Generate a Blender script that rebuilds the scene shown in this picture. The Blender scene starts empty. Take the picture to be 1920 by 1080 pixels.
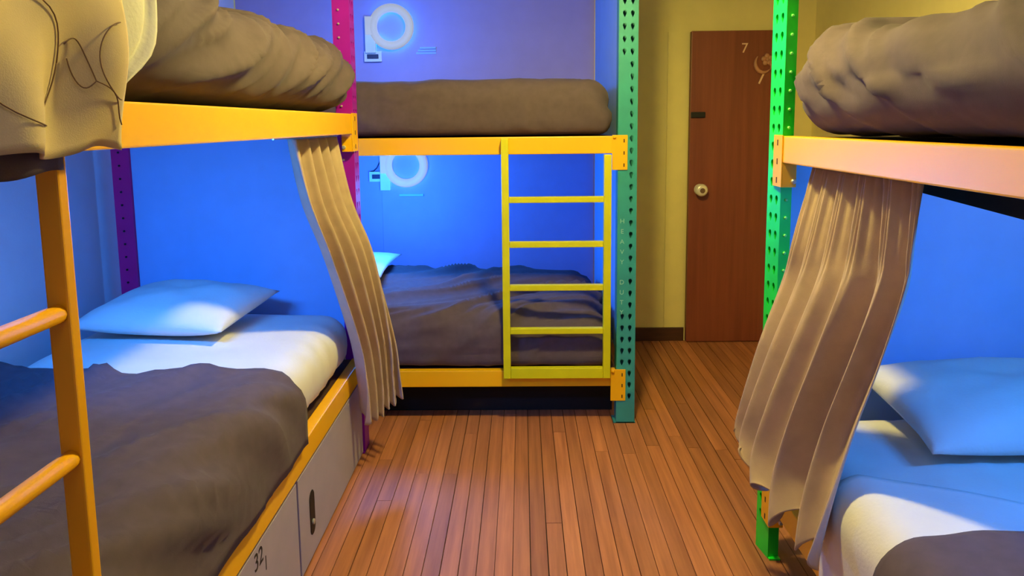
import bpy, bmesh, math, random
from mathutils import Vector, Matrix, noise
random.seed(7)
PI = math.pi
S = bpy.context.scene
C = S.collection

# ------------------------------------------------------------------ camera
F, PX, PY = 1400.0, 960.0, 413.0            # focal length and principal point for a 1920x1080 frame
CAM_H = 1.43
d_y = Vector((978 - PX, PY - 231, -F)).normalized()
x0 = 1075.0
yv = PY + (F * F + (978 - PX) * (x0 - PX)) / (PY - 231)
d_z = -Vector((x0 - PX, -(yv - PY), -F)).normalized()
d_x = d_y.cross(d_z).normalized()
R = Matrix((d_x, d_y, d_z))                  # rows: world axes seen from the camera -> camera-to-world
cam = bpy.data.cameras.new('camera')
co = bpy.data.objects.new('camera', cam)
C.objects.link(co)
co.matrix_world = Matrix.Translation((0, 0, CAM_H)) @ R.to_4x4()
cam.sensor_fit = 'HORIZONTAL'
cam.sensor_width = 36.0
cam.lens = F / 1920 * 36.0
cam.shift_x = (960 - PX) / 1920
cam.shift_y = -(540 - PY) / 1920
cam.clip_start = 0.02
S.camera = co

# ------------------------------------------------------------------ world, lights, exposure
S.view_settings.view_transform = 'Standard'
S.view_settings.look = 'None'
S.view_settings.gamma = 1
S.view_settings.use_curve_mapping = False
S.view_settings.exposure = 0.0
W = bpy.data.worlds.new('world')
S.world = W
W.use_nodes = True
bg = W.node_tree.nodes['Background']
bg.inputs[0].default_value = (0.60, 0.58, 0.86, 1)
bg.inputs[1].default_value = 0.30


def area(name, loc, target, size, power, color, size_y=None, spread=PI):
    l = bpy.data.lights.new(name, 'AREA')
    l.energy = power
    l.color = color
    l.size = size
    l.spread = spread
    if size_y:
        l.shape = 'RECTANGLE'
        l.size_y = size_y
    o = bpy.data.objects.new(name, l)
    C.objects.link(o)
    o.location = loc
    o.rotation_euler = (Vector(target) - Vector(loc)).to_track_quat('-Z', 'Y').to_euler()
    return o


def point(name, loc, r, power, color):
    l = bpy.data.lights.new(name, 'POINT')
    l.energy = power
    l.color = color
    l.shadow_soft_size = r
    o = bpy.data.objects.new(name, l)
    C.objects.link(o)
    o.location = loc
    return o


WARM = (1.0, 0.80, 0.21)
BLUE = (0.03, 0.25, 1.0)
point('ceiling_lamp_light', (0.19, 2.20, 2.42), 0.07, 132, WARM)
area('ceiling_fill_light', (-0.25, 0.5, 2.6), (0.0, 2.6, 0.6), 1.1, 7, (1.0, 0.84, 0.74))


# ------------------------------------------------------------------ materials
def lin(r, g, b):
    f = lambda c: (c / 255 / 12.92) if c / 255 <= 0.04045 else ((c / 255 + 0.055) / 1.055) ** 2.4
    return (f(r), f(g), f(b), 1)


def mat(name, col, rough=0.5, metal=0.0, var=0.06, scale=8.0, bump=0.0, bscale=60.0, stretch=(1, 1, 1), emit=None, spec=0.5, sheen=0.0):
    m = bpy.data.materials.new(name)
    m.use_nodes = True
    nt = m.node_tree
    b = nt.nodes['Principled BSDF']
    b.inputs['Roughness'].default_value = rough
    b.inputs['Metallic'].default_value = metal
    b.inputs['Specular IOR Level'].default_value = spec
    if sheen:
        b.inputs['Sheen Weight'].default_value = sheen
    tc = nt.nodes.new('ShaderNodeTexCoord')
    mp = nt.nodes.new('ShaderNodeMapping')
    mp.inputs['Scale'].default_value = stretch
    nt.links.new(tc.outputs['Object'], mp.inputs['Vector'])
    nz = nt.nodes.new('ShaderNodeTexNoise')
    nz.inputs['Scale'].default_value = scale
    nz.inputs['Detail'].default_value = 5
    nt.links.new(mp.outputs[0], nz.inputs['Vector'])
    rp = nt.nodes.new('ShaderNodeValToRGB')
    rp.color_ramp.elements[0].position = 0.3
    rp.color_ramp.elements[1].position = 0.7
    rp.color_ramp.elements[0].color = tuple(max(0, c * (1 - var * 2)) for c in col[:3]) + (1,)
    rp.color_ramp.elements[1].color = tuple(min(1, c * (1 + var)) for c in col[:3]) + (1,)
    nt.links.new(nz.outputs['Fac'], rp.inputs[0])
    nt.links.new(rp.outputs[0], b.inputs['Base Color'])
    if bump:
        n2 = nt.nodes.new('ShaderNodeTexNoise')
        n2.inputs['Scale'].default_value = bscale
        n2.inputs['Detail'].default_value = 6
        nt.links.new(mp.outputs[0], n2.inputs['Vector'])
        bp = nt.nodes.new('ShaderNodeBump')
        bp.inputs['Strength'].default_value = bump
        bp.inputs['Distance'].default_value = 0.01
        nt.links.new(n2.outputs['Fac'], bp.inputs['Height'])
        nt.links.new(bp.outputs[0], b.inputs['Normal'])
    if emit:
        b.inputs['Emission Color'].default_value = emit[0]
        b.inputs['Emission Strength'].default_value = emit[1]
    return m


def creases(m, rot, stretch, scale, strength, dist):
    nt = m.node_tree
    b = nt.nodes['Principled BSDF']
    tc = nt.nodes.new('ShaderNodeTexCoord')
    mp = nt.nodes.new('ShaderNodeMapping')
    mp.inputs['Rotation'].default_value = rot
    mp.inputs['Scale'].default_value = stretch
    nz = nt.nodes.new('ShaderNodeTexNoise')
    nz.noise_type = 'RIDGED_MULTIFRACTAL'
    nz.inputs['Scale'].default_value = scale
    nz.inputs['Detail'].default_value = 3
    nz.inputs['Distortion'].default_value = 0.4
    bp = nt.nodes.new('ShaderNodeBump')
    bp.inputs['Strength'].default_value = strength
    bp.inputs['Distance'].default_value = dist
    nt.links.new(tc.outputs['Object'], mp.inputs['Vector'])
    nt.links.new(mp.outputs[0], nz.inputs['Vector'])
    nt.links.new(nz.outputs['Fac'], bp.inputs['Height'])
    old = b.inputs['Normal'].links
    if old:
        nt.links.new(old[0].from_socket, bp.inputs['Normal'])
    nt.links.new(bp.outputs[0], b.inputs['Normal'])
    return m


def wood(name, dark, light, rnd=0.5, rough=0.36, axis='Y'):
    m = bpy.data.materials.new(name)
    m.use_nodes = True
    nt = m.node_tree
    b = nt.nodes['Principled BSDF']
    b.inputs['Roughness'].default_value = rough
    tc = nt.nodes.new('ShaderNodeTexCoord')
    oi = nt.nodes.new('ShaderNodeObjectInfo')
    cb = nt.nodes.new('ShaderNodeCombineXYZ')
    mul = nt.nodes.new('ShaderNodeMath')
    mul.operation = 'MULTIPLY'
    mul.inputs[1].default_value = 37.0
    nt.links.new(oi.outputs['Random'], mul.inputs[0])
    for i in range(3):
        nt.links.new(mul.outputs[0], cb.inputs[i])
    add = nt.nodes.new('ShaderNodeVectorMath')
    nt.links.new(tc.outputs['Object'], add.inputs[0])
    nt.links.new(cb.outputs[0], add.inputs[1])
    mp = nt.nodes.new('ShaderNodeMapping')
    mp.inputs['Scale'].default_value = (38, 1.6, 38) if axis == 'Y' else (30, 30, 1.3)
    nt.links.new(add.outputs[0], mp.inputs['Vector'])
    nz = nt.nodes.new('ShaderNodeTexNoise')
    nz.inputs['Scale'].default_value = 1.0
    nz.inputs['Detail'].default_value = 7
    nz.inputs['Roughness'].default_value = 0.6
    nt.links.new(mp.outputs[0], nz.inputs['Vector'])
    rp = nt.nodes.new('ShaderNodeValToRGB')
    rp.color_ramp.elements[0].position = 0.30
    rp.color_ramp.elements[1].position = 0.68
    rp.color_ramp.elements[0].color = dark
    rp.color_ramp.elements[1].color = light
    nt.links.new(nz.outputs['Fac'], rp.inputs[0])
    hsv = nt.nodes.new('ShaderNodeHueSaturation')
    mr = nt.nodes.new('ShaderNodeMapRange')
    mr.inputs[3].default_value = 1 - rnd * 0.55
    mr.inputs[4].default_value = 1 + rnd * 0.6
    nt.links.new(oi.outputs['Random'], mr.inputs[0])
    nt.links.new(mr.outputs[0], hsv.inputs['Value'])
    nt.links.new(rp.outputs[0], hsv.inputs['Color'])
    nt.links.new(hsv.outputs[0], b.inputs['Base Color'])
    bp = nt.nodes.new('ShaderNodeBump')
    bp.inputs['Strength'].default_value = 0.12
    bp.inputs['Distance'].default_value = 0.004
    nt.links.new(nz.outputs['Fac'], bp.inputs['Height'])
    nt.links.new(bp.outputs[0], b.inputs['Normal'])
    return m


M = dict(
    wall=mat('wall_warm_tint', lin(242, 228, 150), 0.85, var=0.02, bump=0.05, bscale=120),  # yellow of the warm lamp light put into the base colour
    wall_ambient=mat('wall_ambient_tint', lin(208, 200, 206), 0.85, var=0.02, bump=0.05, bscale=120),  # faint mauve of the ambient light put into the base colour
    ceiling=mat('ceiling_paint', lin(220, 216, 210), 0.9, var=0.02),
    subfloor=mat('subfloor', lin(30, 18, 12), 0.9),
    plank=wood('floor_wood', lin(146, 88, 56), lin(188, 122, 80), 0.36, 0.56),
    door=wood('door_wood', lin(122, 60, 38), lin(140, 74, 48), 0.0, 0.4, 'Z'),
    base=mat('baseboard_wood', lin(72, 40, 24), 0.5, var=0.15, stretch=(1, 1, 12)),
    orange=mat('orange_enamel', lin(252, 190, 6), 0.38, var=0.02, scale=3),
    ladder_orange=mat('ladder_orange_enamel', lin(244, 176, 14), 0.35, var=0.03, scale=3),
    lime=mat('lime_enamel', lin(216, 214, 8), 0.4, var=0.04),
    teal=mat('teal_enamel', lin(50, 150, 152), 0.42, var=0.06),
    teal_dark=mat('teal_print', lin(150, 205, 190), 0.5, var=0.05),
    green=mat('green_enamel', lin(18, 226, 48), 0.4, var=0.05),
    pink=mat('magenta_enamel', lin(158, 10, 188), 0.4, var=0.05),
    purple=mat('purple_enamel', lin(232, 16, 120), 0.4, var=0.05),
    backboard_tint=mat('backboard_led_tint', lin(158, 150, 204), 0.8, var=0.02),  # blue LED cast on the niche wall put into the base colour
    panel=mat('panel_led_tint', lin(150, 190, 240), 0.8, var=0.02),  # base colour carries the blue of the bunk LEDs
    locker=mat('locker_paint', lin(168, 162, 182), 0.55, var=0.03),
    black=mat('black_board', lin(8, 8, 12), 0.8, var=0.1),
    blackplastic=mat('black_plastic', lin(8, 6, 9), 0.6),
    dark=mat('dark_cotton', lin(84, 72, 82), 0.85, var=0.05, scale=30, bump=0.10, bscale=500, sheen=0.05, spec=0.2),
    white=mat('white_cotton', lin(224, 222, 216), 0.9, var=0.02, bump=0.12, bscale=120, spec=0.2),
    beige=mat('beige_linen', lin(190, 168, 150), 0.9, var=0.05, scale=18, bump=0.12, bscale=500, spec=0.15),
    cloth=mat('cream_linen', lin(206, 186, 152), 0.9, var=0.04, scale=12, bump=0.10, bscale=500, spec=0.15),
    stitch=mat('brown_stitch', lin(120, 92, 74), 0.9),
    deck=mat('deck_plywood', lin(60, 34, 26), 0.8, var=0.2),
    steel=mat('bolt_steel', lin(220, 224, 215), 0.3, metal=0.6),
    green_bolt=mat('green_bolt', lin(120, 235, 120), 0.35),
    brass=mat('knob_brass', lin(245, 236, 215), 0.3, metal=0.25),
    numeral=mat('numeral_metal', lin(245, 205, 175), 0.35, metal=0.2),
    emblem=mat('emblem_wood', lin(196, 140, 108), 0.45, var=0.15),
    ink=mat('black_ink', lin(26, 20, 28), 0.7),
    cable=mat('cable_rubber', lin(30, 34, 70), 0.5),
    ring=mat('lamp_diffuser', lin(150, 150, 140), 0.6, emit=((0.93, 0.92, 0.82, 1), 0.30)),
    glow=mat('blue_led', lin(20, 60, 200), 0.6, emit=((0.0, 0.22, 1.0, 1), 30.0)),
    plate=mat('white_plate', lin(220, 220, 220), 0.5),
)

creases(M['dark'], (0.5, 0.35, 0.6), (1.0, 0.35, 1.0), 6.0, 0.9, 0.03)
creases(M['white'], (0.3, 0.2, 0.8), (1.0, 0.4, 1.0), 5.0, 0.25, 0.008)
# ------------------------------------------------------------------ object helpers
WLOC = {}


def obj(name, bm, m, parent=None, smooth=False, kind=None):
    me = bpy.data.meshes.new(name)
    lo = Vector((1e9,) * 3)
    hi = Vector((-1e9,) * 3)
    for v in bm.verts:
        for i in range(3):
            lo[i] = min(lo[i], v.co[i])
            hi[i] = max(hi[i], v.co[i])
    c = (lo + hi) / 2
    if parent is None:
        c.z = lo.z
    bmesh.ops.translate(bm, verts=bm.verts, vec=-c)
    bmesh.ops.recalc_face_normals(bm, faces=bm.faces)
    bm.to_mesh(me)
    bm.free()
    me.materials.append(M[m] if isinstance(m, str) else m)
    if smooth:
        for p in me.polygons:
            p.use_smooth = True
    o = bpy.data.objects.new(name, me)
    C.objects.link(o)
    WLOC[o] = c.copy()
    if parent is not None:
        o.parent = parent
        o.location = c - WLOC[parent]
    else:
        o.location = c
    if kind:
        o['kind'] = kind
    return o


def empty(name, loc):
    o = bpy.data.objects.new(name, None)
    o.empty_display_size = 0.05
    C.objects.link(o)
    o.location = loc
    WLOC[o] = Vector(loc)
    return o


def tag(o, label, cat, group=None):
    o['label'] = label
    o['category'] = cat
    if group:
        o['group'] = group
    return o


def dup(o, wloc, parent):
    c = o.copy()
    C.objects.link(c)
    c.parent = parent
    WLOC[c] = Vector(wloc)
    c.location = Vector(wloc) - (WLOC[parent] if parent else Vector())
    return c


def box(bm, x0, x1, y0, y1, z0, z1, bev=0.0):
    b2 = bmesh.new()
    v = [b2.verts.new((x, y, z)) for x in (x0, x1) for y in (y0, y1) for z in (z0, z1)]
    for f in ((0, 1, 3, 2), (4, 6, 7, 5), (0, 4, 5, 1), (2, 3, 7, 6), (0, 2, 6, 4), (1, 5, 7, 3)):
        b2.faces.new([v[i] for i in f])
    if bev:
        bmesh.ops.bevel(b2, geom=b2.edges[:], offset=bev, segments=2, affect='EDGES', profile=0.6)
    merge(bm, b2)
    return bm


def merge(bm, b2):
    t = bpy.data.meshes.new('tmp')
    b2.to_mesh(t)
    b2.free()
    bm.from_mesh(t)
    bpy.data.meshes.remove(t)


def B(x0, x1, y0, y1, z0, z1, bev=0.0):
    return box(bmesh.new(), min(x0, x1), max(x0, x1), y0, y1, z0, z1, bev)


def tube(bm, pts, r, seg=10, closed=False):
    pts = [Vector(p) for p in pts]
    n = len(pts)
    rings = []
    up0 = None
    for i, p in enumerate(pts):
        if closed:
            t = pts[(i + 1) % n] - pts[i - 1]
        else:
            t = pts[min(i + 1, n - 1)] - pts[max(i - 1, 0)]
        t.normalize()
        if up0 is None:
            up0 = Vector((0, 0, 1)) if abs(t.z) < 0.9 else Vector((1, 0, 0))
        a = t.cross(up0).normalized()
        up0 = a.cross(t).normalized()
        rr = r[i] if isinstance(r, (list, tuple)) else r
        rings.append([bm.verts.new(p + (a * math.cos(2 * PI * k / seg) + up0 * math.sin(2 * PI * k / seg)) * rr) for k in range(seg)])
    m = n if closed else n - 1
    for i in range(m):
        A, D = rings[i], rings[(i + 1) % n]
        for k in range(seg):
            bm.faces.new((A[k], A[(k + 1) % seg], D[(k + 1) % seg], D[k]))
    if not closed:
        bm.faces.new(rings[0])
        bm.faces.new(rings[-1][::-1])
    return bm


def cyl(bm, p, axis, r, h, seg=16):
    a = Vector(axis).normalized()
    return tube(bm, [Vector(p), Vector(p) + a * h], r, seg)


def lathe(bm, origin, axis, prof, seg=24):
    """prof: list of (radius, distance along axis)"""
    a = Vector(axis).normalized()
    u = a.orthogonal().normalized()
    w = a.cross(u)
    rings = []
    for r, d in prof:
        rings.append([bm.verts.new(Vector(origin) + a * d + (u * math.cos(2 * PI * k / seg) + w * math.sin(2 * PI * k / seg)) * max(r, 1e-4)) for k in range(seg)])
    for A, D in zip(rings, rings[1:]):
        for k in range(seg):
            bm.faces.new((A[k], A[(k + 1) % seg], D[(k + 1) % seg], D[k]))
    bm.faces.new(rings[0])
    bm.faces.new(rings[-1][::-1])
    return bm


def text(name, s, size, loc, right, up, m, parent, depth=0.0015):
    c = bpy.data.curves.new(name, 'FONT')
    c.body = s
    c.size = size
    c.extrude = depth
    c.align_x = 'CENTER'
    c.align_y = 'CENTER'
    c.materials.append(M[m])
    t_ = bpy.data.objects.new('tmp_text', c)
    me = bpy.data.meshes.new_from_object(t_)
    bpy.data.objects.remove(t_)
    o = bpy.data.objects.new(name, me)
    C.objects.link(o)
    r, u = Vector(right).normalized(), Vector(up).normalized()
    n = r.cross(u)
    mx = Matrix((r, u, n)).transposed().to_4x4()
    o.parent = parent
    o.matrix_local = Matrix.Translation(Vector(loc) - WLOC[parent]) @ mx
    return o


# ------------------------------------------------------------------ room shell
XL, XR, YB, ZC = -1.80, 1.84, 4.80, 2.75
Y0 = -1.6
obj('wall_left', B(XL - 0.1, XL, Y0, YB + 0.1, -0.05, ZC), 'wall_ambient', kind='structure')
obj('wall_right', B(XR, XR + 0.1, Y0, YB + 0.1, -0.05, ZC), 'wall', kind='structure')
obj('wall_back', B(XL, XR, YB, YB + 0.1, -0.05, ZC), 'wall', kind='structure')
obj('ceiling', B(XL - 0.1, XR + 0.1, Y0, YB + 0.1, ZC, ZC + 0.08), 'ceiling', kind='structure')
floor = obj('floor', B(XL, XR, Y0, YB, -0.08, -0.022), 'subfloor', kind='structure')
pw = 0.0585
x = XL + 0.003
first = {}
k = 0
while x + pw < XR:
    y = Y0 + 0.01 + random.uniform(0, 0.5)
    if x > -0.78 and x < 1.3:
        cuts = [Y0 + 0.01, random.uniform(-0.2, 1.8), random.uniform(2.5, 4.1), YB - 0.005]
        if random.random() < 0.35:
            cuts[2] = random.uniform(3.0, 3.5)
    else:
        cuts = [Y0 + 0.01, random.uniform(0.8, 3.0), YB - 0.005]
    for a, b_ in zip(cuts, cuts[1:]):
        g = 0.0009 + random.random() * 0.0009
        bm = B(x + g, x + pw - g, a + 0.0008, b_ - 0.0008, -0.02, random.uniform(-0.0008, 0.0))
        obj('floor_plank', bm, 'plank', floor)
    x += pw
obj('baseboard_back', B(0.55, 1.05, YB - 0.02, YB - 0.001, 0.001, 0.088, 0.003), 'base', kind='structure')
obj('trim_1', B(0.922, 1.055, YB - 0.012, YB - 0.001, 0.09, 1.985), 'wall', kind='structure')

# door
dY = YB - 0.05
door = obj('door_1', B(1.06, 1.70, dY, YB - 0.004, 0.004, 1.985, 0.003), 'door', kind='structure')
kb = lathe(bmesh.new(), (1.128, dY, 1.0), (0, -1, 0), [(0.036, 0), (0.036, 0.006), (0.018, 0.012), (0.016, 0.03), (0.034, 0.042), (0.040, 0.055), (0.034, 0.066), (0.022, 0.070)], 28)
knob = obj('knob', kb, 'brass', door, True)
obj('keyhole', lathe(bmesh.new(), (1.131, dY - 0.0695, 0.998), (0, -1, 0), [(0.016, 0), (0.016, 0.003), (0.011, 0.004)], 16), 'stitch', knob)
obj('latch', B(1.062, 1.152, dY - 0.014, dY - 0.0005, 1.452, 1.488, 0.004), 'blackplastic', door)
text('numeral', '7', 0.085, (1.388, dY - 0.001, 1.875), (1, 0, 0), (0, 0, 1), 'numeral', door, 0.003)
text('numeral', '7', 0.115, (1.495, dY - 0.001, 1.692), (1, 0, 0), (0.0, 0, 1), 'numeral', door, 0.003)
bm = bmesh.new()
arc = [(1.507 + 0.052 * math.cos(a), dY - 0.006, 1.785 + 0.058 * math.sin(a)) for a in [PI * (0.75 + i / 12 * 1.0) for i in range(13)]]
tube(bm, arc, [0.004 + 0.009 * math.sin(PI * i / 12) for i in range(13)], 8)
for i in range(5):
    a = 2 * PI * i / 5 + 0.4
    lathe(bm, (1.528 + 0.022 * math.cos(a), dY - 0.001, 1.805 + 0.022 * math.sin(a)), (0, -1, 0), [(0.017, 0), (0.016, 0.006), (0.009, 0.011)], 12)
lathe(bm, (1.528, dY - 0.001, 1.805), (0, -1, 0), [(0.011, 0), (0.010, 0.012), (0.005, 0.015)], 12)
tube(bm, [(1.545, dY - 0.005, 1.785), (1.555, dY - 0.005, 1.765), (1.548, dY - 0.005, 1.742)], [0.008, 0.007, 0.003], 8)
obj('carved_emblem', bm, 'emblem', door, True)

# ------------------------------------------------------------------ rack uprights with teardrop perforations
TEAR = []
for i in range(16):
    a = 2 * PI * i / 16 + PI / 16
    cx, cz = math.cos(a), math.sin(a)
    w = 0.0085 * (1.0 if cz > -0.1 else (1.0 + (cz + 0.1) * 0.75))
    TEAR.append((cx * w, 0.006 + cz * (0.010 if cz > 0 else 0.020)))


def post(name, m, origin, facing, side, w=0.09, d=0.075, H=2.5, parent=None, zstart=0.16, bolts=0, bolt_m='steel', foot=True, plain=None):
    """origin: floor point of the corner of the perforated face; facing: outward normal of that face;
    side: direction along the width of the face.  Depth runs against facing."""
    f, s = Vector(facing), Vector(side)
    o = Vector(origin)
    P = lambda a, z, dd=0.0: o + s * a + Vector((0, 0, z)) - f * dd
    bm = bmesh.new()
    pitch = 0.0555
    n = int((H - zstart - 0.05) / pitch)
    quad = lambda *p: bm.faces.new([bm.verts.new(q) for q in p])
    quad(P(0, 0), P(w, 0), P(w, zstart), P(0, zstart))
    ze = zstart + n * pitch
    quad(P(0, ze), P(w, ze), P(w, H), P(0, H))
    for r in range(n):
        z = zstart + r * pitch
        for h in range(2):
            a0, a1 = h * w / 2, (h + 1) * w / 2
            if plain and (h == 0 or len(plain) > 2) and plain[0] < z < plain[1]:
                quad(P(a0, z), P(a1, z), P(a1, z + pitch), P(a0, z + pitch))
                continue
            ca, cz = (a0 + a1) / 2 + (0.004 if h == 0 else -0.004), z + pitch / 2
            inner, outer, deep = [], [], []
            for (tx, tz) in TEAR:
                inner.append(bm.verts.new(P(ca + tx, cz + tz)))
                deep.append(bm.verts.new(P(ca + tx, cz + tz, 0.004)))
                dx, dz = tx, tz - 0.0
                sc = min(((a1 - ca) if dx > 0 else (ca - a0)) / max(abs(dx), 1e-6), (pitch / 2) / max(abs(dz), 1e-6))
                outer.append(bm.verts.new(P(ca + dx * sc, cz + dz * sc)))
            for i in range(16):
                j = (i + 1) % 16
                bm.faces.new((outer[i], outer[j], inner[j], inner[i]))
                bm.faces.new((inner[i], inner[j], deep[j], deep[i]))
            # corners that the radial fan leaves open
            for (ax, zx) in ((a0, z), (a1, z), (a0, z + pitch), (a1, z + pitch)):
                best = None
                for i in range(16):
                    j = (i + 1) % 16
                    A, D = outer[i].co - P(ax, zx), outer[j].co - P(ax, zx)
                    onx = abs(A.dot(s)) < 1e-5 or abs(D.dot(s)) < 1e-5
                    onz = abs(A.z) < 1e-5 or abs(D.z) < 1e-5
                    if onx and onz and (abs(A.dot(s)) < 1e-5) != (abs(D.dot(s)) < 1e-5):
                        sc_ = A.length + D.length
                        if best is None or sc_ < best[0]:
                            best = (sc_, i, j)
                if best:
                    bm.faces.new((outer[best[1]], outer[best[2]], bm.verts.new(P(ax, zx))))
    # sides, back with lips, top
    quad(P(0, 0), P(0, H), P(0, H, d), P(0, 0, d))
    quad(P(w, 0), P(w, 0, d), P(w, H, d), P(w, H))
    quad(P(0, 0, d), P(0, H, d), P(w, H, d), P(w, 0, d))
    quad(P(0, H), P(w, H), P(w, H, d), P(0, H, d))
    bmesh.ops.remove_doubles(bm, verts=bm.verts, dist=1e-5)
    po = obj(name, bm, m, parent)
    if foot:
        fb = bmesh.new()
        lo = P(-0.012, 0, -0.0)
        hi = P(w + 0.004, 0, d + 0.015)
        box(fb, min(lo.x, hi.x), max(lo.x, hi.x), min(lo.y, hi.y), max(lo.y, hi.y), 0.0005, 0.006)
        obj('foot_plate', fb, m, po)
    return po


def bolt_or_hole_row(po, start, step, n, axis, r=0.0065, m='steel'):
    b0 = None
    for i in range(n):
        p = Vector(start) + Vector(step) * i
        if b0 is None:
            b0 = obj('bolt_or_hole', lathe(bmesh.new(), p, axis, [(r, 0), (r, 0.004), (r * 0.6, 0.006)], 10), m, po)
            off = WLOC[b0] - p
        else:
            dup(b0, p + off, po)


# ------------------------------------------------------------------ soft goods
def wr(p, u, v, su, sv, amp, seed=0.0, k=2.0):
    """ridged fold noise: u = direction along folds, v = direction across them"""
    a, b_ = p.dot(u), p.dot(v)
    warp = noise.noise(Vector((a * 1.7 + seed, b_ * 1.9, seed))) * 0.12
    n1 = noise.noise(Vector((a * su, (b_ + warp) * sv, seed)))
    n2 = noise.noise(Vector((a * su * 1.8, (b_ + warp) * sv * 2.3, seed + 9)))
    mask = 0.45 + 0.9 * max(0, noise.noise(p * 2.3 + Vector((seed, 3, 1))) + 0.25)
    return amp * mask * ((1 - min(1, abs(n1) * 1.6)) ** k - 0.4 + 0.45 * ((1 - min(1, abs(n2) * 1.6)) ** k - 0.4))


def slab(x0, x1, y0, y1, z0, z1, r, disp=None, step=0.028, rb=None):
    """rounded cushion-like block with displaced surface"""
    half = Vector(((x1 - x0) / 2, (y1 - y0) / 2, (z1 - z0) / 2))
    c = Vector(((x1 + x0) / 2, (y1 + y0) / 2, (z1 + z0) / 2))
    r = min(r, half.z * 0.999, half.x, half.y)
    n = [max(6, int(2 * h / step)) for h in half]
    bm = bmesh.new()
    cache = {}

    def vert(i, j, k):
        key = (i, j, k)
        if key not in cache:
            p = Vector((-half.x + 2 * half.x * i / n[0], -half.y + 2 * half.y * j / n[1], -half.z + 2 * half.z * k / n[2]))
            rr = rb if (rb is not None and p.z < 0) else r
            q = Vector([max(-half[t] + rr, min(half[t] - rr, p[t])) for t in range(3)])
            dvec = p - q
            nrm = Vector((0, 0, 0))
            if dvec.length > 1e-7:
                nrm = dvec.normalized()
                p = q + nrm * rr
            w = p + c
            if disp:
                w = w + disp(w, nrm if nrm.length else Vector((0, 0, 1)), (p.x / half.x, p.y / half.y, p.z / half.z))
            cache[key] = bm.verts.new(w)
        return cache[key]
    for ax in range(3):
        o1, o2 = [(1, 2), (0, 2), (0, 1)][ax]
        for side in (0, n[ax]):
            for a in range(n[o1]):
                for b_ in range(n[o2]):
                    q = []
                    for (da, db) in ((0, 0), (1, 0), (1, 1), (0, 1)):
                        idx = [0, 0, 0]
                        idx[ax] = side
                        idx[o1] = a + da
                        idx[o2] = b_ + db
                        q.append(vert(*idx))
                    bm.faces.new(q)
    return bm


def solid(bm, t):
    """give an open sheet thickness t against its normals"""
    bmesh.ops.recalc_face_normals(bm, faces=bm.faces)
    bm.normal_update()
    fs = bm.faces[:]
    vs = bm.verts[:]
    twin = {v: bm.verts.new(v.co - v.normal * t) for v in vs}
    rim = [e for e in bm.edges if len(e.link_faces) == 1]
    for f in fs:
        bm.faces.new([twin[v] for v in reversed(f.verts)])
    for e in rim:
        a, b_ = e.verts
        bm.faces.new((a, b_, twin[b_], twin[a]))
    return bm


def drape(sgn, xi, xe, zt, zlow, r, y0, yend, off, thick, wrinkle, step=0.022, taper=0.0):
    """cover laid over the aisle edge of a mattress: from xi over the top to xe (edge plane), down to zlow.
    sgn=+1: aisle edge towards +x.  yend(s, x, z) gives the far hem."""
    pts = []
    top_len = abs(xe - xi) - r
    n1 = max(2, int(top_len / step))
    for i in range(n1):
        pts.append((xi + sgn * top_len * i / n1, zt + off, (0, 1)))
    for i in range(9):
        a = PI / 2 * i / 8
        pts.append((xe - sgn * r + sgn * (r + off) * math.sin(a), zt - r + (r + off) * math.cos(a), (sgn * math.sin(a), math.cos(a))))
    n2 = max(2, int((zt - r - zlow) / step))
    for i in range(1, n2 + 1):
        pts.append((xe + sgn * off, zt - r - (zt - r - zlow) * i / n2, (sgn, 0)))
    bm = bmesh.new()
    rows = []
    m = len(pts)
    for i, (px, pz, nr) in enumerate(pts):
        ye = yend(i / (m - 1), px, pz)
        ny = max(4, int((ye - y0) / step))
        row = []
        NY = 84
        for j in range(NY + 1):
            y = y0 + (ye - y0) * j / NY
            p = Vector((px, y, pz))
            nv = Vector((nr[0], 0, nr[1]))
            row.append(bm.verts.new(p + nv * wrinkle(p, i / (m - 1), j / NY)))
        rows.append(row)
    for A, D in zip(rows, rows[1:]):
        for j in range(len(A) - 1):
            bm.faces.new((A[j], A[j + 1], D[j + 1], D[j]))
    return solid(bm, thick)


def curtain(rows, n, pleat, thick=0.004, sub=10):
    """rows: list of lists of 3 control points (left, middle, right) from top to bottom; pleat(s,t)->(offset along normal, drop)"""
    def cr(a, b_, c_, d_, t):
        return 0.5 * ((2 * b_) + (c_ - a) * t + (2 * a - 5 * b_ + 4 * c_ - d_) * t * t + (3 * b_ - a - 3 * c_ + d_) * t ** 3)
    R_ = [[Vector(p) for p in r] for r in rows]
    out = []
    K = len(R_)
    total = (K - 1) * sub
    for i in range(total + 1):
        k = min(i // sub, K - 2)
        t = (i - k * sub) / sub
        q = []
        for c_ in range(3):
            q.append(cr(R_[max(k - 1, 0)][c_], R_[k][c_], R_[k + 1][c_], R_[min(k + 2, K - 1)][c_], t))
        out.append(q)
    bm = bmesh.new()
    grid = []
    for i, (A, Mi, D) in enumerate(out):
        T = i / total
        row = []
        for j in range(n + 1):
            s = j / n
            p = A * (1 - s) * (1 - 2 * s) + Mi * 4 * s * (1 - s) + D * s * (2 * s - 1)
            tg = (A * (4 * s - 3) + Mi * (4 - 8 * s) + D * (4 * s - 1))
            tg.z = 0
            tg.normalize()
            nv = Vector((tg.y, -tg.x, 0))
            o1, o2, dz = pleat(s, T)
            row.append(bm.verts.new(p + nv * o1 + tg * o2 + Vector((0, 0, dz))))
        grid.append(row)
    for A, D in zip(grid, grid[1:]):
        for j in range(n):
            bm.faces.new((A[j], A[j + 1], D[j + 1], D[j]))
    return solid(bm, thick)


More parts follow.
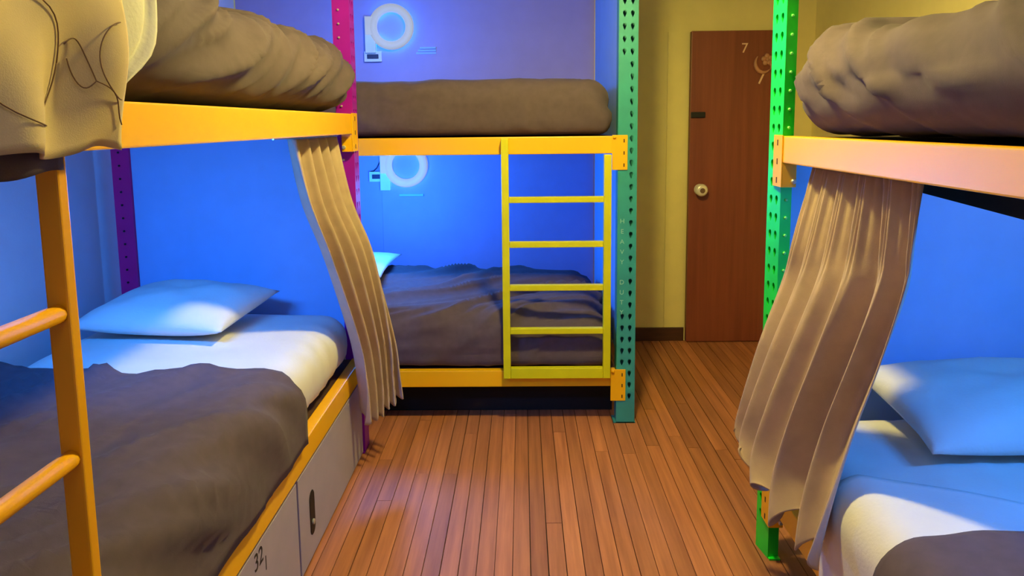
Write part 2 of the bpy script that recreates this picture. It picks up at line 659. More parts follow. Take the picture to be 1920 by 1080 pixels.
def pillow(cx, cy, cz, L, Wd, H, rot, seed=1.0, tilt=(0, 0)):
    bm = bmesh.new()
    n = 34
    tops, bots = [], []
    ca, sa = math.cos(rot), math.sin(rot)
    for sgn, store in ((1, tops), (-1, bots)):
        for i in range(n + 1):
            row = []
            for j in range(n + 1):
                u, v = -1 + 2 * i / n, -1 + 2 * j / n
                e = max(0.0, (1 - abs(u) ** 2.6)) ** 0.55 * max(0.0, (1 - abs(v) ** 2.6)) ** 0.55
                pin = 1 - 0.07 * (1 - abs(v) ** 2) * abs(u) ** 3
                pin2 = 1 - 0.06 * (1 - abs(u) ** 2) * abs(v) ** 3
                x_, y_ = u * L / 2 * pin, v * Wd / 2 * pin2
                z_ = sgn * H / 2 * e * (1.0 if sgn > 0 else 0.75)
                if sgn > 0:
                    z_ += 0.012 * e * noise.noise(Vector((u * 2.2, v * 2.2, seed))) + 0.004 * e * noise.noise(Vector((u * 7, v * 4, seed)))
                z_ += tilt[0] * x_ + tilt[1] * y_
                row.append(Vector((cx + x_ * ca - y_ * sa, cy + x_ * sa + y_ * ca, cz + z_)))
            store.append(row)
    for store in (tops, bots):
        vs = [[bm.verts.new(p) for p in r] for r in store]
        for A, D in zip(vs, vs[1:]):
            for j in range(n):
                bm.faces.new((A[j], A[j + 1], D[j + 1], D[j]))
    bmesh.ops.remove_doubles(bm, verts=bm.verts, dist=1e-4)
    return bm


def bed(name, label, loc):
    r = empty(name, loc)
    tag(r, label, 'bunk bed')
    return r


def beam_long(parent, sgn, xf, y0, y1, z0, z1, ybr, hbr, m='orange', bolt_side=-1):
    """beam along Y; outer face at xf (towards the aisle, sgn = +1 when the aisle is at +x); bracket at far end ybr"""
    t = 0.042
    bm = bmesh.new()
    box(bm, min(xf, xf - sgn * t), max(xf, xf - sgn * t), y0, y1, z0, z1, 0.004)
    bo = obj('beam', bm, m, parent)
    for (ya, yb_) in ybr:
        bb = bmesh.new()
        box(bb, min(xf + sgn * 0.0045, xf + sgn * 0.0005), max(xf + sgn * 0.0045, xf + sgn * 0.0005), ya, yb_, z1 - hbr, z1 + 0.003, 0.0015)
        # return flange of the angle bracket
        ye = ya if yb_ > 2 else yb_
        box(bb, min(xf - sgn * 0.0, xf - sgn * t), max(xf - sgn * 0.0, xf - sgn * t), ye, ye + 0.004, z1 - hbr, z0 - 0.001)
        br = obj('bracket', bb, m, bo)
        for i in range(3):
            zz = z1 - 0.02 - i * (hbr - 0.04) / 2
            sb = bmesh.new()
            yy = (ya + yb_) / 2
            box(sb, min(xf + sgn * 0.0044, xf + sgn * 0.0054), max(xf + sgn * 0.0044, xf + sgn * 0.0054), yy - 0.004, yy + 0.004, zz - 0.009, zz + 0.009)
            obj('bracket_slot', sb, 'deck', bo)
        fb = lathe(bmesh.new(), (xf - sgn * t * 0.8, ye - 0.0005, z1 - hbr + 0.018), (0, -1, 0), [(0.008, 0), (0.008, 0.005), (0.005, 0.008)], 10)
        obj('bracket_bolt', fb, 'steel', bo)
    return bo


# ================================================================== LEFT BUNK BED
LB = bed('bunk_bed', 'orange steel bunk bed along the left wall, with magenta and purple perforated posts', (-1.23, 1.95, 0))
LF = -0.70            # aisle face of its beams
LY0, LY1 = 0.72, 3.12
post('post', 'pink', (LF, LY1 + 0.0, 0), (1, 0, 0), (0, 1, 0), 0.085, 0.07, 2.6, LB, zstart=0.12)
pk = [o for o in LB.children][-1]
bolt_or_hole_row(pk, (LF - 0.045, LY1 - 0.0005, 0.62), (0, 0, 0.0555), 33, (0, -1, 0), 0.0045)
post('post', 'purple', (-1.725, LY1, 0), (0, -1, 0), (1, 0, 0), 0.075, 0.07, 2.6, LB, zstart=0.12, plain=(-1, 9, 'both'))
post('post', 'pink', (LF, 0.60, 0), (1, 0, 0), (0, 1, 0), 0.085, 0.07, 2.6, LB, zstart=0.12)
post('post', 'purple', (-1.725, 0.60, 0), (0, -1, 0), (1, 0, 0), 0.075, 0.07, 2.6, LB, zstart=0.12, plain=(-1, 9, 'both'))
pp = [o for o in LB.children if o.location.y > 0.5 and o.location.x < -0.3][-1]
bolt_or_hole_row(pp, (-1.692, LY1 - 0.0004, 0.66), (0, 0, 0.0555), 32, (0, -1, 0), 0.0045, 'blackplastic')  # black discs stand for small punched holes in the purple post
beam_long(LB, 1, LF, LY0 - 0.03, LY1 - 0.002, 1.393, 1.476, [(LY1 - 0.035, LY1 + 0.06)], 0.155)
beam_long(LB, 1, LF, LY0 - 0.03, LY1 - 0.002, 0.348, 0.430, [(LY1 - 0.035, LY1 + 0.06)], 0.13)
obj('beam', B(-1.745, -1.705, LY0, LY1 - 0.002, 1.393, 1.474, 0.004), 'orange', LB)
obj('beam', B(-1.745, -1.705, LY0, LY1 - 0.002, 0.348, 0.428, 0.004), 'orange', LB)
obj('deck', B(-1.703, -0.744, LY0, LY1 - 0.01, 1.455, 1.472), 'deck', LB)
obj('deck', B(-1.703, -0.744, LY0, LY1 - 0.01, 0.408, 0.426), 'deck', LB)
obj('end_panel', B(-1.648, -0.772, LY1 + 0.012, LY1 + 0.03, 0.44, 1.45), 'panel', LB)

# lockers under the left bed
names = [('white under-bed locker nearest the pink post, with a black recessed handle', 2.179, 3.10),
         ('white under-bed locker marked 32 beside the dark-blanket end of the left bed', 1.26, 2.171),
         ('white under-bed locker closest to the camera below the left bunk', 0.74, 1.252)]
for i, (lab, ya, yb_) in enumerate(names):
    r = empty('under_bed_locker', (-1.15, (ya + yb_) / 2, 0.0))
    tag(r, lab, 'locker', 'lockers under the left bunk')
    obj('body', B(-1.60, -0.726, ya, yb_, 0.002, 0.338), 'locker', r)
    dr = obj('door', B(-0.7245, -0.704, ya + 0.004, yb_ - 0.004, 0.014, 0.336, 0.002), 'locker', r)
    hy = ya + 0.137
    bm = bmesh.new()
    prof = []
    for k in range(24):
        a = 2 * PI * k / 24
        prof.append((0.028 * math.cos(a), (0.05 if math.sin(a) > 0 else -0.05) + 0.026 * math.sin(a)))
    v1 = [bm.verts.new((-0.7035, hy + py, 0.162 + pz)) for py, pz in prof]
    v2 = [bm.verts.new((-0.7015, hy + py * 0.9, 0.162 + pz * 0.97)) for py, pz in prof]
    for k in range(24):
        bm.faces.new((v1[k], v1[(k + 1) % 24], v2[(k + 1) % 24], v2[k]))
    bm.faces.new(v1)
    bm.faces.new(v2[::-1])
    obj('handle', bm, 'blackplastic', dr)
    obj('lock', lathe(bmesh.new(), (-0.7012, hy - 0.004, 0.132), (1, 0, 0), [(0.009, 0), (0.009, 0.005), (0.005, 0.006)], 14), 'steel', dr)
    if i == 1:
        text('number', '32', 0.068, (-0.7038, 1.83, 0.296), (0, 1, 0), (0, 0, 1), 'ink', dr, 0.0006)
        obj('slot', B(-0.7045, -0.7034, 1.878, 1.883, 0.235, 0.275), 'blackplastic', dr)

# left upper mattress
zU = Vector((0, 0.88, 0.47))
zV = Vector((0, -0.47, 0.88))


def disp_lu(w, nrm, uv):
    d = wr(w, zU, zV, 0.7, 6.5, 0.062, 3.1, 3.5) + 0.012 * noise.noise(w * 3.0)
    sag = Vector((0, 0, 0))
    if uv[2] < 0:
        d *= max(0.15, 1 + uv[2])
    if uv[0] > 0.9:
        sag.x = 0.02 * math.cos(uv[2] * 1.4)
    return nrm * d + sag


o = obj('mattress', slab(-1.70, -0.70, 0.80, 3.10, 1.481, 1.745, 0.125, disp_lu, 0.014), 'dark', None, True)
tag(o, 'thick dark mattress bundle wrapped in wrinkled cotton on the left upper bunk', 'mattress', 'upper bunk mattresses')

# white sheet edge over the near end of the left upper mattress
def ye_ws(s, px, pz):
    if pz > 1.66:
        return 1.335
    t = (1.66 - pz) / (1.66 - 1.50)
    return 1.335 - 0.02 * t - 0.10 * max(0, t) ** 2.5


o = obj('sheet', drape(1, -1.3, -0.650, 1.780, 1.505, 0.12, 0.82, ye_ws, 0.012, 0.010,
                       lambda p, s, t: 0.006 * math.sin(p.y * 38 + p.z * 6) + 0.010 * math.exp(-((t - 0.985) / 0.02) ** 2) - 0.010 * math.exp(-((t - 0.945) / 0.02) ** 2)), 'white', None, True)
tag(o, 'white sheet with a thick hem hanging over the left upper bunk', 'sheet')

# cream cloth hanging from the left upper bunk in the foreground
def cloth_dx(y, z):
    s_ = max(0.0, min(1.0, (1.752 - z) / 0.36))
    d = 0.016 * math.sin((y + 0.35 * z) * 24) + 0.010 * math.sin((y - 0.5 * z) * 41 + 1) + 0.018 * noise.noise(Vector((y * 7, z * 4, 2)))
    return d * (0.25 + 0.75 * s_) - 0.014 * s_


bm = bmesh.new()
rows = []
NI, NJ = 50, 60
for i in range(NI + 1):
    s = i / NI
    row = []
    for j in range(NJ + 1):
        t = j / NJ
        y = 0.66 + 0.452 * t
        L = s * 0.62
        if L < 0.20:
            p = (-0.825 + L, y, 1.800)
        elif L < 0.20 + 0.0628:
            a = (L - 0.20) / 0.04
            p = (-0.625 + 0.04 * math.sin(a) + cloth_dx(y, 1.752) * (1 - math.cos(a)), y, 1.760 + 0.04 * math.cos(a))
        else:
            z = 1.760 - (L - 0.2628) * 1.02
            zz = z + (0.006 * math.sin(y * 31) + 0.008 * noise.noise(Vector((y * 9, 0, 5)))) * s ** 3
            p = (-0.585 + cloth_dx(y, z), y + 0.012 * (s - 0.5) * t, zz)
        row.append(bm.verts.new(p))
    rows.append(row)
for A, D in zip(rows, rows[1:]):
    for j in range(NJ):
        bm.faces.new((A[j], A[j + 1], D[j + 1], D[j]))
solid(bm, 0.004)
cl = obj('hanging_cloth', bm, 'cloth', None, True)
tag(cl, 'cream linen cloth with stitched oval outlines hung over the left upper bunk', 'cloth')
def on_cloth(y, z):
    return Vector((-0.585 + cloth_dx(y, z) + 0.0028, y, z))


for pts in ([(0.905 + 0.085 * math.cos(a), 1.515 + 0.082 * math.sin(a)) for a in [2 * PI * i / 40 for i in range(41)]],
            [(1.098 + 0.050 * math.cos(a), 1.525 + 0.055 * math.sin(a)) for a in [PI * 0.55 + PI * 0.95 * i / 24 for i in range(25)]],
            [(0.998 + 0.044 * u, 1.540 - 0.046 * u + 0.028 * math.sin(PI * u)) for u in [i / 12 for i in range(13)]] +
            [(1.042 - 0.036 * u, 1.494 + 0.028 * u - 0.022 * math.sin(PI * u)) for u in [i / 12 for i in range(1, 13)]],
            [(1.042 + 0.07 * u, 1.494 - 0.06 * u + 0.01 * math.sin(PI * u)) for u in [i / 10 for i in range(11)]]):
    obj('stitched_outline', tube(bmesh.new(), [on_cloth(y_, z_) for y_, z_ in pts], 0.0010, 5), 'stitch', cl, True)
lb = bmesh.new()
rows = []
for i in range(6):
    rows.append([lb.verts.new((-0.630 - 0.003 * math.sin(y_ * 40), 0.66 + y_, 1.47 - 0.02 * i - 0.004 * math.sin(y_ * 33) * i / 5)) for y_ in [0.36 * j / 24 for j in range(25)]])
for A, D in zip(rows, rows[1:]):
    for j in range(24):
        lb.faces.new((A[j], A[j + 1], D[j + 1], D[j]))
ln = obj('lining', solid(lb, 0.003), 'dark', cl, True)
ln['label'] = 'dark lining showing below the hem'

# left near ladder (square post with round rungs)
r = empty('bunk_ladder', (-0.66, 0.98, 0))
tag(r, 'near orange square-tube ladder with round rungs hooked on the left bunk', 'ladder')
pb = bmesh.new()
box(pb, -0.672, -0.640, 1.020, 1.042, 0.002, 1.47, 0.003)
obj('side_post', pb, 'ladder_orange', r)
obj('side_post', B(-0.672, -0.640, 0.64, 0.662, 0.002, 1.47, 0.003), 'ladder_orange', r)
for z in (1.170, 0.955, 0.74, 0.525, 0.31):
    obj('rung', tube(bmesh.new(), [(-0.658, 0.663, z), (-0.656, 1.0195, z)], 0.0135, 14), 'ladder_orange', r, True)
for yy in (1.0215, 0.6415):
    obj('hook', box(B(-0.672, -0.640, yy, yy + 0.019, 1.471, 1.4775, 0.001), -0.715, -0.670, yy, yy + 0.019, 1.4778, 1.4808), 'ladder_orange', r)

# left lower mattress (white sheet), blanket, pillow
def disp_ll(w, nrm, uv):
    d = 0.006 * noise.noise(w * 4) + 0.003 * math.sin(w.y * 50 + 4 * noise.noise(w * 3)) * (1 if uv[0] > 0.75 else 0.25)
    ex = Vector((0.010 * (1 - uv[2] ** 2) if uv[0] > 0.9 else 0, 0, 0.012 * (1 - uv[0] ** 2) if uv[2] > 0 else 0))
    return nrm * d + ex


o = obj('mattress', slab(-1.69, -0.732, 0.80, 3.045, 0.436, 0.655, 0.085, disp_ll, 0.03), 'white', None, True)
tag(o, 'white-sheeted mattress on the left lower bunk, half under a dark blanket', 'mattress')
ub = Vector((0.55, 0.83, 0))
vb = Vector((0.83, -0.55, 0))


def wr_ll(p, s, t):
    d = wr(Vector((p.x - p.z * 0.8, p.y, 0)), ub, vb, 0.7, 7.0, 0.042, 5.5, 3.2)
    d += 0.010 * noise.noise(p * 3.5)
    d *= 1 - 0.85 * max(0, (s - 0.85) / 0.15)
    return 0.014 + max(-0.012, d) + 0.004 * math.exp(-((t - 1) / 0.012) ** 2)


o = obj('blanket', drape(1, -1.68, -0.712, 0.672, 0.442, 0.11, 0.82,
                         lambda s, px, pz: 2.185 + 0.03 * math.sin(px * 7) + 0.016 * noise.noise(Vector((px * 9, pz * 9, 1))), 0.010, 0.009, wr_ll, 0.026), 'dark', None, True)
tag(o, 'dark wrinkled blanket spread over the front of the left lower bunk', 'blanket')
o = obj('pillow', pillow(-1.315, 2.77, 0.742, 0.60, 0.46, 0.155, -0.14, 2.0, (0.0, 0.10)), 'white', None, True)
tag(o, 'white pillow lying at the blue-lit end panel of the left lower bunk', 'pillow')

# left curtain
def pl_left(s, T):
    amp = 0.023 + 0.012 * T
    ph = 2 * PI * (5.0 * s + 0.25 * math.sin(3 * T + 5 * s))
    o1 = amp * math.sin(ph) + 0.006 * math.sin(2.3 * ph + 1) * (1 - T)
    o2 = 0.008 * math.cos(ph * 1.0 + 0.7)
    dz = -0.045 * T ** 8 * (0.5 + 0.5 * math.sin(ph + 0.6)) + 0.02 * T ** 8 * noise.noise(Vector((s * 9, 0, 3)))
    return o1, o2, dz


o = obj('curtain', curtain([
    [(-0.770, 2.47, 1.385), (-0.770, 2.77, 1.385), (-0.770, 3.06, 1.385)],
    [(-0.752, 2.54, 1.17), (-0.737, 2.82, 1.15), (-0.715, 3.065, 1.12)],
    [(-0.715, 2.66, 0.95), (-0.672, 2.87, 0.92), (-0.628, 3.065, 0.89)],
    [(-0.665, 2.80, 0.62), (-0.622, 2.95, 0.58), (-0.560, 3.068, 0.54)],
    [(-0.650, 2.84, 0.43), (-0.610, 2.97, 0.40), (-0.545, 3.07, 0.39)],
    [(-0.650, 2.86, 0.275), (-0.605, 2.97, 0.285), (-0.535, 3.07, 0.315)]], 120, pl_left), 'beige', None, True)
tag(o, 'pleated beige curtain hanging beside the magenta post of the left bunk', 'curtain', 'bunk curtains')
o = obj('curtain_rod', tube(bmesh.new(), [(-0.765, 2.3, 1.389), (-0.765, 3.115, 1.389)], 0.003, 8), 'steel', LB)

# LED bar under the left deck
r = empty('led_bar', (-1.12, 1.75, 1.43))
tag(r, 'blue led light bar fixed under the deck of the left upper bunk', 'lamp')
obj('housing', B(-1.42, -0.82, 1.70, 1.78, 1.434, 1.454, 0.003), 'plate', r)
df = obj('diffuser', B(-1.40, -0.84, 1.71, 1.77, 1.426, 1.433, 0.001), 'glow', r)
area('left_bunk_led_light', (-1.12, 1.75, 1.415), (-1.20, 2.8, 0.75), 0.5, 13, BLUE, 0.12, 2.0)

# ================================================================== FAR BUNK BED
FB = bed('bunk_bed', 'yellow-beamed bunk bed against the far wall, with a teal perforated post', (-0.5, 4.1, 0))
FY = 3.43
tp = post('post', 'teal', (0.439, FY, 0), (0, -1, 0), (1, 0, 0), 0.088, 0.07, 2.6, FB, zstart=0.105, plain=(0.50, 1.66))
for (xx, yy) in ((-1.58, FY), (-1.58, 4.70)):
    post('post', 'teal', (xx, yy, 0), (0, -1, 0), (1, 0, 0), 0.088, 0.07, 1.5, FB, zstart=0.105)
for i, ch in enumerate('HEAVY DUTY'):
    if ch != ' ':
        text('stamped_letter', ch, 0.030, (0.4615, FY - 0.0012, 0.975 - i * 0.048), (1, 0, 0), (0, 0, 1), 'teal_dark', tp, 0.0006)


def beam_far(z0, z1, hbr):
    bo = obj('beam', B(-1.49, 0.437, FY + 0.002, FY + 0.042, z0, z1, 0.004), 'orange', FB)
    bb = bmesh.new()
    box(bb, 0.412, 0.4825, FY - 0.0045, FY - 0.0005, z1 - hbr, z1 + 0.004, 0.0015)
    br = obj('bracket', bb, 'orange', bo)
    for i in range(3):
        zz = z1 - 0.022 - i * (hbr - 0.044) / 2
        c = B(0.464, 0.469, FY - 0.0056, FY - 0.0044, zz - 0.008, zz + 0.008)
        obj('bracket_slot', c, 'deck', bo)
    obj('locking_pin', lathe(bmesh.new(), (0.422, FY - 0.0046, z1 - 0.004), (0, -1, 0), [(0.008, 0), (0.008, 0.006), (0.004, 0.009)], 12), 'orange', bo)
    return bo


beam_far(1.288, 1.368, 0.155)
beam_far(0.183, 0.263, 0.150)
obj('beam', B(-1.49, 0.437, 4.70, 4.74, 1.288, 1.366, 0.004), 'orange', FB)
obj('beam', B(-1.49, 0.437, 4.70, 4.74, 0.183, 0.261, 0.004), 'orange', FB)
obj('deck', B(-1.47, 0.436, FY + 0.044, 4.698, 1.345, 1.364), 'deck', FB)
obj('deck', B(-1.47, 0.436, FY + 0.044, 4.698, 0.242, 0.259), 'deck', FB)
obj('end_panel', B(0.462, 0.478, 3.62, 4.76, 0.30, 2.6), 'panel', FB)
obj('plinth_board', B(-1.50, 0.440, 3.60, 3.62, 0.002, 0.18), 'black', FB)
obj('back_tint_panel', B(XL + 0.01, 0.4615, YB - 0.0025, YB - 0.0005, 0.30, 2.7), 'backboard_tint', FB)  # thin sheet added to give the niche wall its blue LED tint
obj('back_tint_panel', B(-0.905, 0.4615, YB - 0.012, YB - 0.003, 0.30, 1.335, 0.002), 'backboard_tint', FB)

# far ladder
r = empty('bunk_ladder', (0.16, FY - 0.03, 0.2))
tag(r, 'lime-yellow flat-bar ladder fixed to the front of the far bunk', 'ladder')
ly0, ly1 = FY - 0.045, FY - 0.008
la, lb_ = -0.095, 0.406
obj('side_post', B(la, la + 0.034, ly0, ly1, 0.238, 1.362, 0.003), 'lime', r)
obj('side_post', B(lb_ - 0.034, lb_, ly0, ly1, 0.238, 1.285, 0.003), 'lime', r)
for z in (1.082, 0.875, 0.672, 0.466):
    obj('rung', B(la + 0.0345, lb_ - 0.0345, ly0 + 0.003, ly1 - 0.003, z - 0.0135, z + 0.0135, 0.003), 'lime', r)
obj('bottom_rail', B(la + 0.0345, lb_ - 0.0345, ly0 + 0.001, ly1 - 0.001, 0.238, 0.288, 0.003), 'lime', r)

# far mattresses
def disp_fu(w, nrm, uv):
    d = wr(w, Vector((0.8, 0, 0.6)), Vector((-0.6, 0.2, 0.8)), 0.8, 6.5, 0.016, 8.2, 2.0) + 0.008 * noise.noise(w * 3.0)
    if uv[0] > 0.85:
        d += 0.005 * math.sin(w.y * 40 + w.z * 30)
    if uv[2] < -0.6:
        d *= 0.3
    return nrm * d


o = obj('mattress', slab(-1.40, 0.412, FY + 0.03, 4.64, 1.376, 1.635, 0.11, disp_fu, 0.032, 0.05), 'dark', None, True)
tag(o, 'dark covered mattress on the far upper bunk above the lime ladder', 'mattress', 'upper bunk mattresses')


def disp_fl(w, nrm, uv):
    d = wr(Vector((w.x, w.y * 0.6, w.z)), Vector((0.90, 0.3, 0.34)), Vector((-0.35, 0.75, 0.55)), 0.7, 8.0, 0.044, 12.2, 3.5) + 0.012 * noise.noise(w * 2.6)
    if uv[2] < -0.3:
        d *= 0.3
    ex = Vector((0, 0, 0))
    if uv[2] > 0:
        ex.z = 0.03 * max(0, 1 - abs(uv[0] + 0.1) ** 2)
    return nrm * d + ex


o = obj('mattress', slab(-1.40, 0.422, FY + 0.02, 4.64, 0.272, 0.535, 0.13, disp_fl, 0.018, 0.04), 'dark', None, True)
tag(o, 'dark wrinkled bedding on the far lower bunk behind the lime ladder', 'mattress')
o = obj('pillow', pillow(-1.06, 4.22, 0.628, 0.62, 0.72, 0.10, 0.0, 4.0), 'white', None, True)
tag(o, 'pale pillow at the curtained head of the far lower bunk', 'pillow')

# ring lamps on the far wall
def ring_lamp(cx, cz, label, power):
    r = empty('ring_lamp', (cx, YB - 0.03, cz))
    tag(r, label, 'lamp', 'ring reading lamps on the far wall')
    n = 48
    bm = bmesh.new()
    prof = [(0.089, -0.018), (0.089, 0.0), (0.095, 0.010), (0.115, 0.013), (0.134, 0.010), (0.141, 0.0), (0.141, -0.018)]
    rings = []
    for k in range(n):
        a = 2 * PI * k / n
        rings.append([bm.verts.new((cx + pr * math.cos(a), YB - 0.045 - d, cz + pr * math.sin(a))) for pr, d in prof])
    for k in range(n):
        A, D = rings[k], rings[(k + 1) % n]
        for i in range(len(prof)):
            bm.faces.new((A[i], A[(i + 1) % len(prof)], D[(i + 1) % len(prof)], D[i]))
    obj('diffuser', bm, 'ring', r, True)
    bm = tube(bmesh.new(), [(cx + 0.118 * math.cos(2 * PI * k / 40), YB - 0.018, cz + 0.118 * math.sin(2 * PI * k / 40)) for k in range(40)], 0.007, 8, True)
    obj('back_light', bm, 'glow', r, True)
    mp_ = obj('mount_plate', B(cx - 0.165, cx - 0.10, YB - 0.05, YB - 0.004, cz - 0.16, cz + 0.065, 0.004), 'plate', r)
    obj('arm', B(cx - 0.16, cx - 0.085, YB - 0.056, YB - 0.051, cz - 0.05, cz + 0.06, 0.001), 'ring', r)
    l = point('ring_lamp_light', (cx, YB - 0.66, cz - 0.12), 0.12, power, BLUE)
    return r


ring_lamp(-0.808, 2.035, 'glowing white ring lamp with blue halo above the far upper bunk', 24.0)
ring_lamp(-0.742, 1.172, 'glowing white ring lamp half hidden by the far bunk upper beam', 56.0)
for cx, cz, lab in ((-0.93, 1.855, 'small dark socket on the wall under the upper ring lamp'), (-0.925, 1.10, 'small dark socket on the wall left of the lower ring lamp')):
    r = empty('wall_socket', (cx, YB - 0.01, cz))
    tag(r, lab, 'socket')
    obj('plate', B(cx - 0.055, cx + 0.055, YB - 0.030, YB - 0.024, cz - 0.032, cz + 0.032, 0.002), 'plate', r)
    obj('outlet', B(cx - 0.036, cx + 0.036, YB - 0.036, YB - 0.0305, cz - 0.014, cz + 0.014, 0.002), 'cable', r)
    obj('box', B(cx - 0.05, cx + 0.05, YB - 0.0235, YB - 0.001, cz - 0.028, cz + 0.028), 'plate', r)
pts = [(-0.905, 1.225), (-0.915, 1.19), (-0.932, 1.155), (-0.955, 1.135), (-0.975, 1.13)]
o = obj('lamp_cable', tube(bmesh.new(), [(a, YB - 0.006, b_) for a, b_ in pts], 0.004, 8), 'cable', None, True)
tag(o, 'thin dark cable looping down the wall beside the lower ring lamp', 'cable')
o = obj('ledge', B(-0.79, -0.635, YB - 0.03, YB - 0.0125, 0.972, 0.985, 0.002), 'panel', FB)
bm = bmesh.new()
for i in range(3):
    box(bm, -0.66 + 0.012 * i, -0.535, YB - 0.006 - 0.004 * i, YB - 0.001, 1.868 + 0.016 * i, 1.880 + 0.016 * i, 0.001)
o = obj('paper_sticker', bm, 'panel')
tag(o, 'small torn paper sticker on the wall right of the upper ring lamp', 'sticker')

# ================================================================== RIGHT BUNK BED
RB = bed('bunk_bed', 'orange-beamed bunk bed along the right wall, with a bright green perforated post', (1.3, 1.4, 0))
RF = 0.79
RY0, RY1 = 0.30, 2.305
ph_ = math.radians(8.5)
gp = post('post', 'green', (0.797, RY1, 0), (-math.cos(ph_), -math.sin(ph_), 0), (-math.sin(ph_), math.cos(ph_), 0), 0.086, 0.036, 2.6, RB, zstart=0.10)
bolt_or_hole_row(gp, (0.815, RY1 + 0.0022, 0.52), (0, 0, 0.0555), 33, (0, -1, 0), 0.0045, 'green_bolt')
post('post', 'green', (1.78, 2.385, 0), (0, -1, 0), (1, 0, 0), 0.05, 0.07, 2.6, RB, zstart=0.10)
post('post', 'green', (RF - 0.012, 0.17, 0), (-1, 0, 0), (0, 1, 0), 0.115, 0.05, 2.6, RB, zstart=0.10)
post('post', 'green', (1.78, 0.17, 0), (0, -1, 0), (1, 0, 0), 0.05, 0.07, 2.6, RB, zstart=0.10)
beam_long(RB, -1, RF, RY0, RY1 - 0.002, 1.302, 1.383, [(RY1 - 0.03, RY1 + 0.045)], 0.155)
beam_long(RB, -1, RF, RY0, RY1 - 0.002, 0.200, 0.280, [(RY1 - 0.03, RY1 + 0.045)], 0.155)
obj('beam', B(1.785, 1.825, RY0, RY1 - 0.002, 1.302, 1.381, 0.004), 'orange', RB)
obj('beam', B(1.785, 1.825, RY0, RY1 - 0.002, 0.200, 0.278, 0.004), 'orange', RB)
obj('deck', B(0.834, 1.783, RY0, RY1 - 0.01, 1.360, 1.379), 'deck', RB)
obj('deck', B(0.834, 1.783, RY0, RY1 - 0.01, 0.260, 0.277), 'deck', RB)
bm = bmesh.new()
v = [bm.verts.new(p) for p in [(1.0, 1.95, 1.250), (1.03, 1.95, 1.250), (1.03, 1.95, 1.359), (1.0, 1.95, 1.359), (1.0, 0.9, 1.200), (1.03, 0.9, 1.200), (1.03, 0.9, 1.359), (1.0, 0.9, 1.359)]]
for f in ((0, 1, 2, 3), (4, 7, 6, 5), (0, 4, 5, 1), (1, 5, 6, 2), (2, 6, 7, 3), (3, 7, 4, 0)):
    bm.faces.new([v[i] for i in f])
o = obj('support_rail', bm, 'black', RB)
o['label'] = 'dark rail sloping below the upper beam'
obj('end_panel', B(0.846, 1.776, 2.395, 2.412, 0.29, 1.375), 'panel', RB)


def disp_ru(w, nrm, uv):
    d = wr(w, Vector((0, 0.9, 0.43)), Vector((0, -0.43, 0.9)), 0.9, 6.5, 0.036, 23.1, 3.0) + 0.014 * noise.noise(w * 3.1)
    if uv[2] < -0.3:
        d *= 0.4
    return nrm * d + Vector((0, 0, 0.012 * (1 if uv[2] > 0 else 0) * math.sin(w.y * 3)))


o = obj('mattress', slab(0.80, 1.755, 0.35, 2.285, 1.392, 1.665, 0.125, disp_ru, 0.016), 'dark', None, True)
tag(o, 'dark wrinkled mattress bundle on the right upper bunk beside the green post', 'mattress', 'upper bunk mattresses')


def disp_rl(w, nrm, uv):
    d = wr(w, Vector((0.6, 0.8, 0)), Vector((0.8, -0.6, 0)), 1.2, 5.0, 0.016, 31.0, 2.0)
    return nrm * d * (1 if uv[2] > 0 else 0.4)


o = obj('mattress', slab(0.815, 1.75, 0.35, 2.285, 0.290, 0.505, 0.08, disp_rl, 0.027), 'white', None, True)
tag(o, 'pale-sheeted mattress lit blue on the right lower bunk', 'mattress')
o = obj('sheet', drape(-1, 1.755, 0.782, 0.518, 0.20, 0.075, 0.36,
                       lambda s, px, pz: 1.80 - 0.48 * max(0, (px - 0.84)) + 0.006 * math.sin(px * 20), 0.008, 0.012,
                       lambda p, s, t: 0.004 + 0.005 * noise.noise(p * 5) + 0.004 * math.exp(-((t - 1) / 0.01) ** 2)), 'white', None, True)
tag(o, 'cream top sheet turned down over the right lower bunk below the blue pillow', 'sheet')
o = obj('blanket', drape(-1, 1.75, 0.742, 0.550, 0.22, 0.085, 0.37,
                         lambda s, px, pz: 1.47 + 0.02 * math.sin(px * 6 + 1) + 0.012 * noise.noise(Vector((px * 9, pz * 7, 4))), 0.012, 0.010,
                         lambda p, s, t: 0.010 + 0.008 * noise.noise(p * 4)), 'dark', None, True)
tag(o, 'dark blanket laid over the near part of the right lower bunk', 'blanket')
o = obj('pillow', pillow(1.41, 2.11, 0.600, 0.72, 0.46, 0.17, 0.05, 6.0, (0.0, 0.16)), 'white', None, True)
tag(o, 'plump pillow lit blue at the head of the right lower bunk', 'pillow')


def pl_right(s, T):
    e = min(1, T * 3)
    ph = 2 * PI * (5.5 * s + 0.22 * math.sin(2.2 * T + 4 * s))
    amp = 0.012 + 0.024 * T
    o1 = amp * math.sin(ph) + 0.007 * math.sin(2 * ph + 1.3) * (1 - 0.5 * T) + 0.006 * (1 - e) * math.sin(5 * ph)
    o1 -= 0.036 * T
    # one deep fold turned towards the bed
    o1 += -0.05 * T * math.exp(-((s - 0.74) / 0.09) ** 2)
    o2 = 0.010 * math.cos(ph)
    dz = 0.03 * T ** 8 * math.sin(ph * 0.8 + 2.0) + 0.015 * T ** 8 * noise.noise(Vector((s * 11, 0, 8)))
    return o1, o2, dz


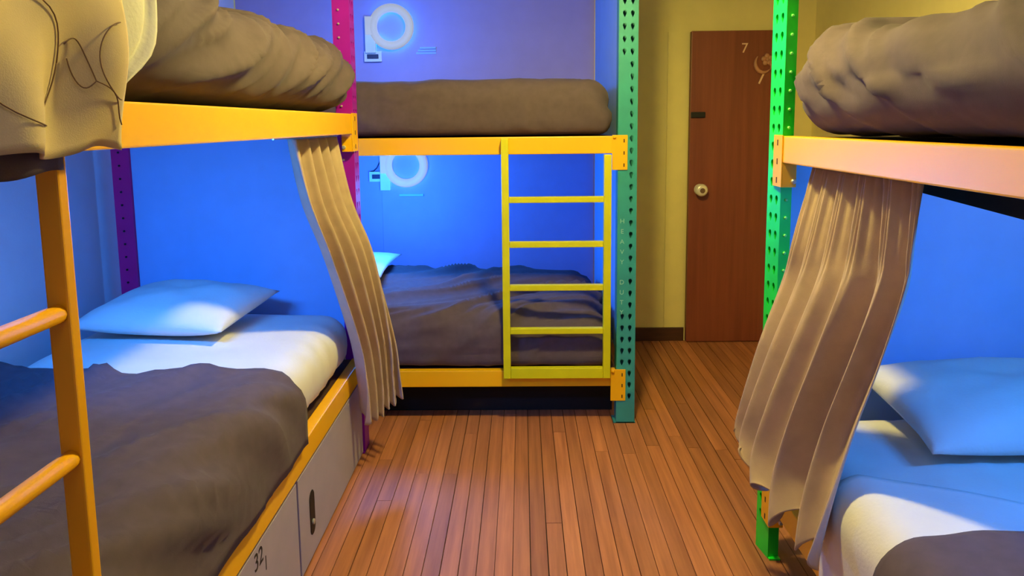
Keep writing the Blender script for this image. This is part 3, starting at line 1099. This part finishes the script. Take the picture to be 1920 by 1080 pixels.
o = obj('curtain', curtain([
    [(0.842, 2.15, 1.298), (0.842, 1.86, 1.298), (0.842, 1.565, 1.298)],
    [(0.792, 2.17, 1.08), (0.817, 1.88, 1.10), (0.846, 1.60, 1.14)],
    [(0.772, 2.19, 0.96), (0.790, 1.89, 1.00), (0.848, 1.63, 1.05)],
    [(0.714, 2.20, 0.775), (0.735, 1.93, 0.81), (0.838, 1.70, 0.86)],
    [(0.676, 2.23, 0.595), (0.680, 1.96, 0.63), (0.800, 1.73, 0.675)],
    [(0.660, 2.25, 0.50), (0.642, 1.97, 0.49), (0.730, 1.69, 0.50)],
    [(0.657, 2.25, 0.472), (0.625, 1.94, 0.40), (0.680, 1.66, 0.385)]], 150, pl_right), 'beige', None, True)
tag(o, 'pleated beige curtain swept outward beside the green post of the right bunk', 'curtain', 'bunk curtains')
obj('curtain_rod', tube(bmesh.new(), [(0.842, 1.45, 1.299), (0.842, 2.38, 1.299)], 0.0025, 8), 'steel', RB)

r = empty('led_bar', (1.4, 1.2, 1.33))
tag(r, 'blue led light bar fixed under the deck of the right upper bunk', 'lamp')
obj('housing', B(1.12, 1.70, 1.16, 1.24, 1.338, 1.358, 0.003), 'plate', r)
obj('diffuser', B(1.14, 1.68, 1.17, 1.23, 1.330, 1.337, 0.001), 'glow', r)
area('right_bunk_led_light', (1.42, 1.20, 1.32), (1.35, 2.3, 0.75), 0.45, 19, BLUE, 0.12)

# ceiling lamp over the aisle
r = empty('ceiling_lamp', (0.19, 2.20, 2.5))
tag(r, 'round warm ceiling lamp over the aisle between the bunks', 'lamp')
obj('canopy', lathe(bmesh.new(), (0.19, 2.20, ZC - 0.002), (0, 0, -1), [(0.07, 0), (0.07, 0.02), (0.02, 0.04), (0.02, 0.06)], 24), 'plate', r, True)
obj('shade', lathe(bmesh.new(), (0.19, 2.20, ZC - 0.065), (0, 0, -1), [(0.03, 0), (0.12, 0.06), (0.20, 0.285), (0.202, 0.288), (0.204, 0.285), (0.123, 0.055), (0.03, -0.006)], 32), 'plate', r, True)
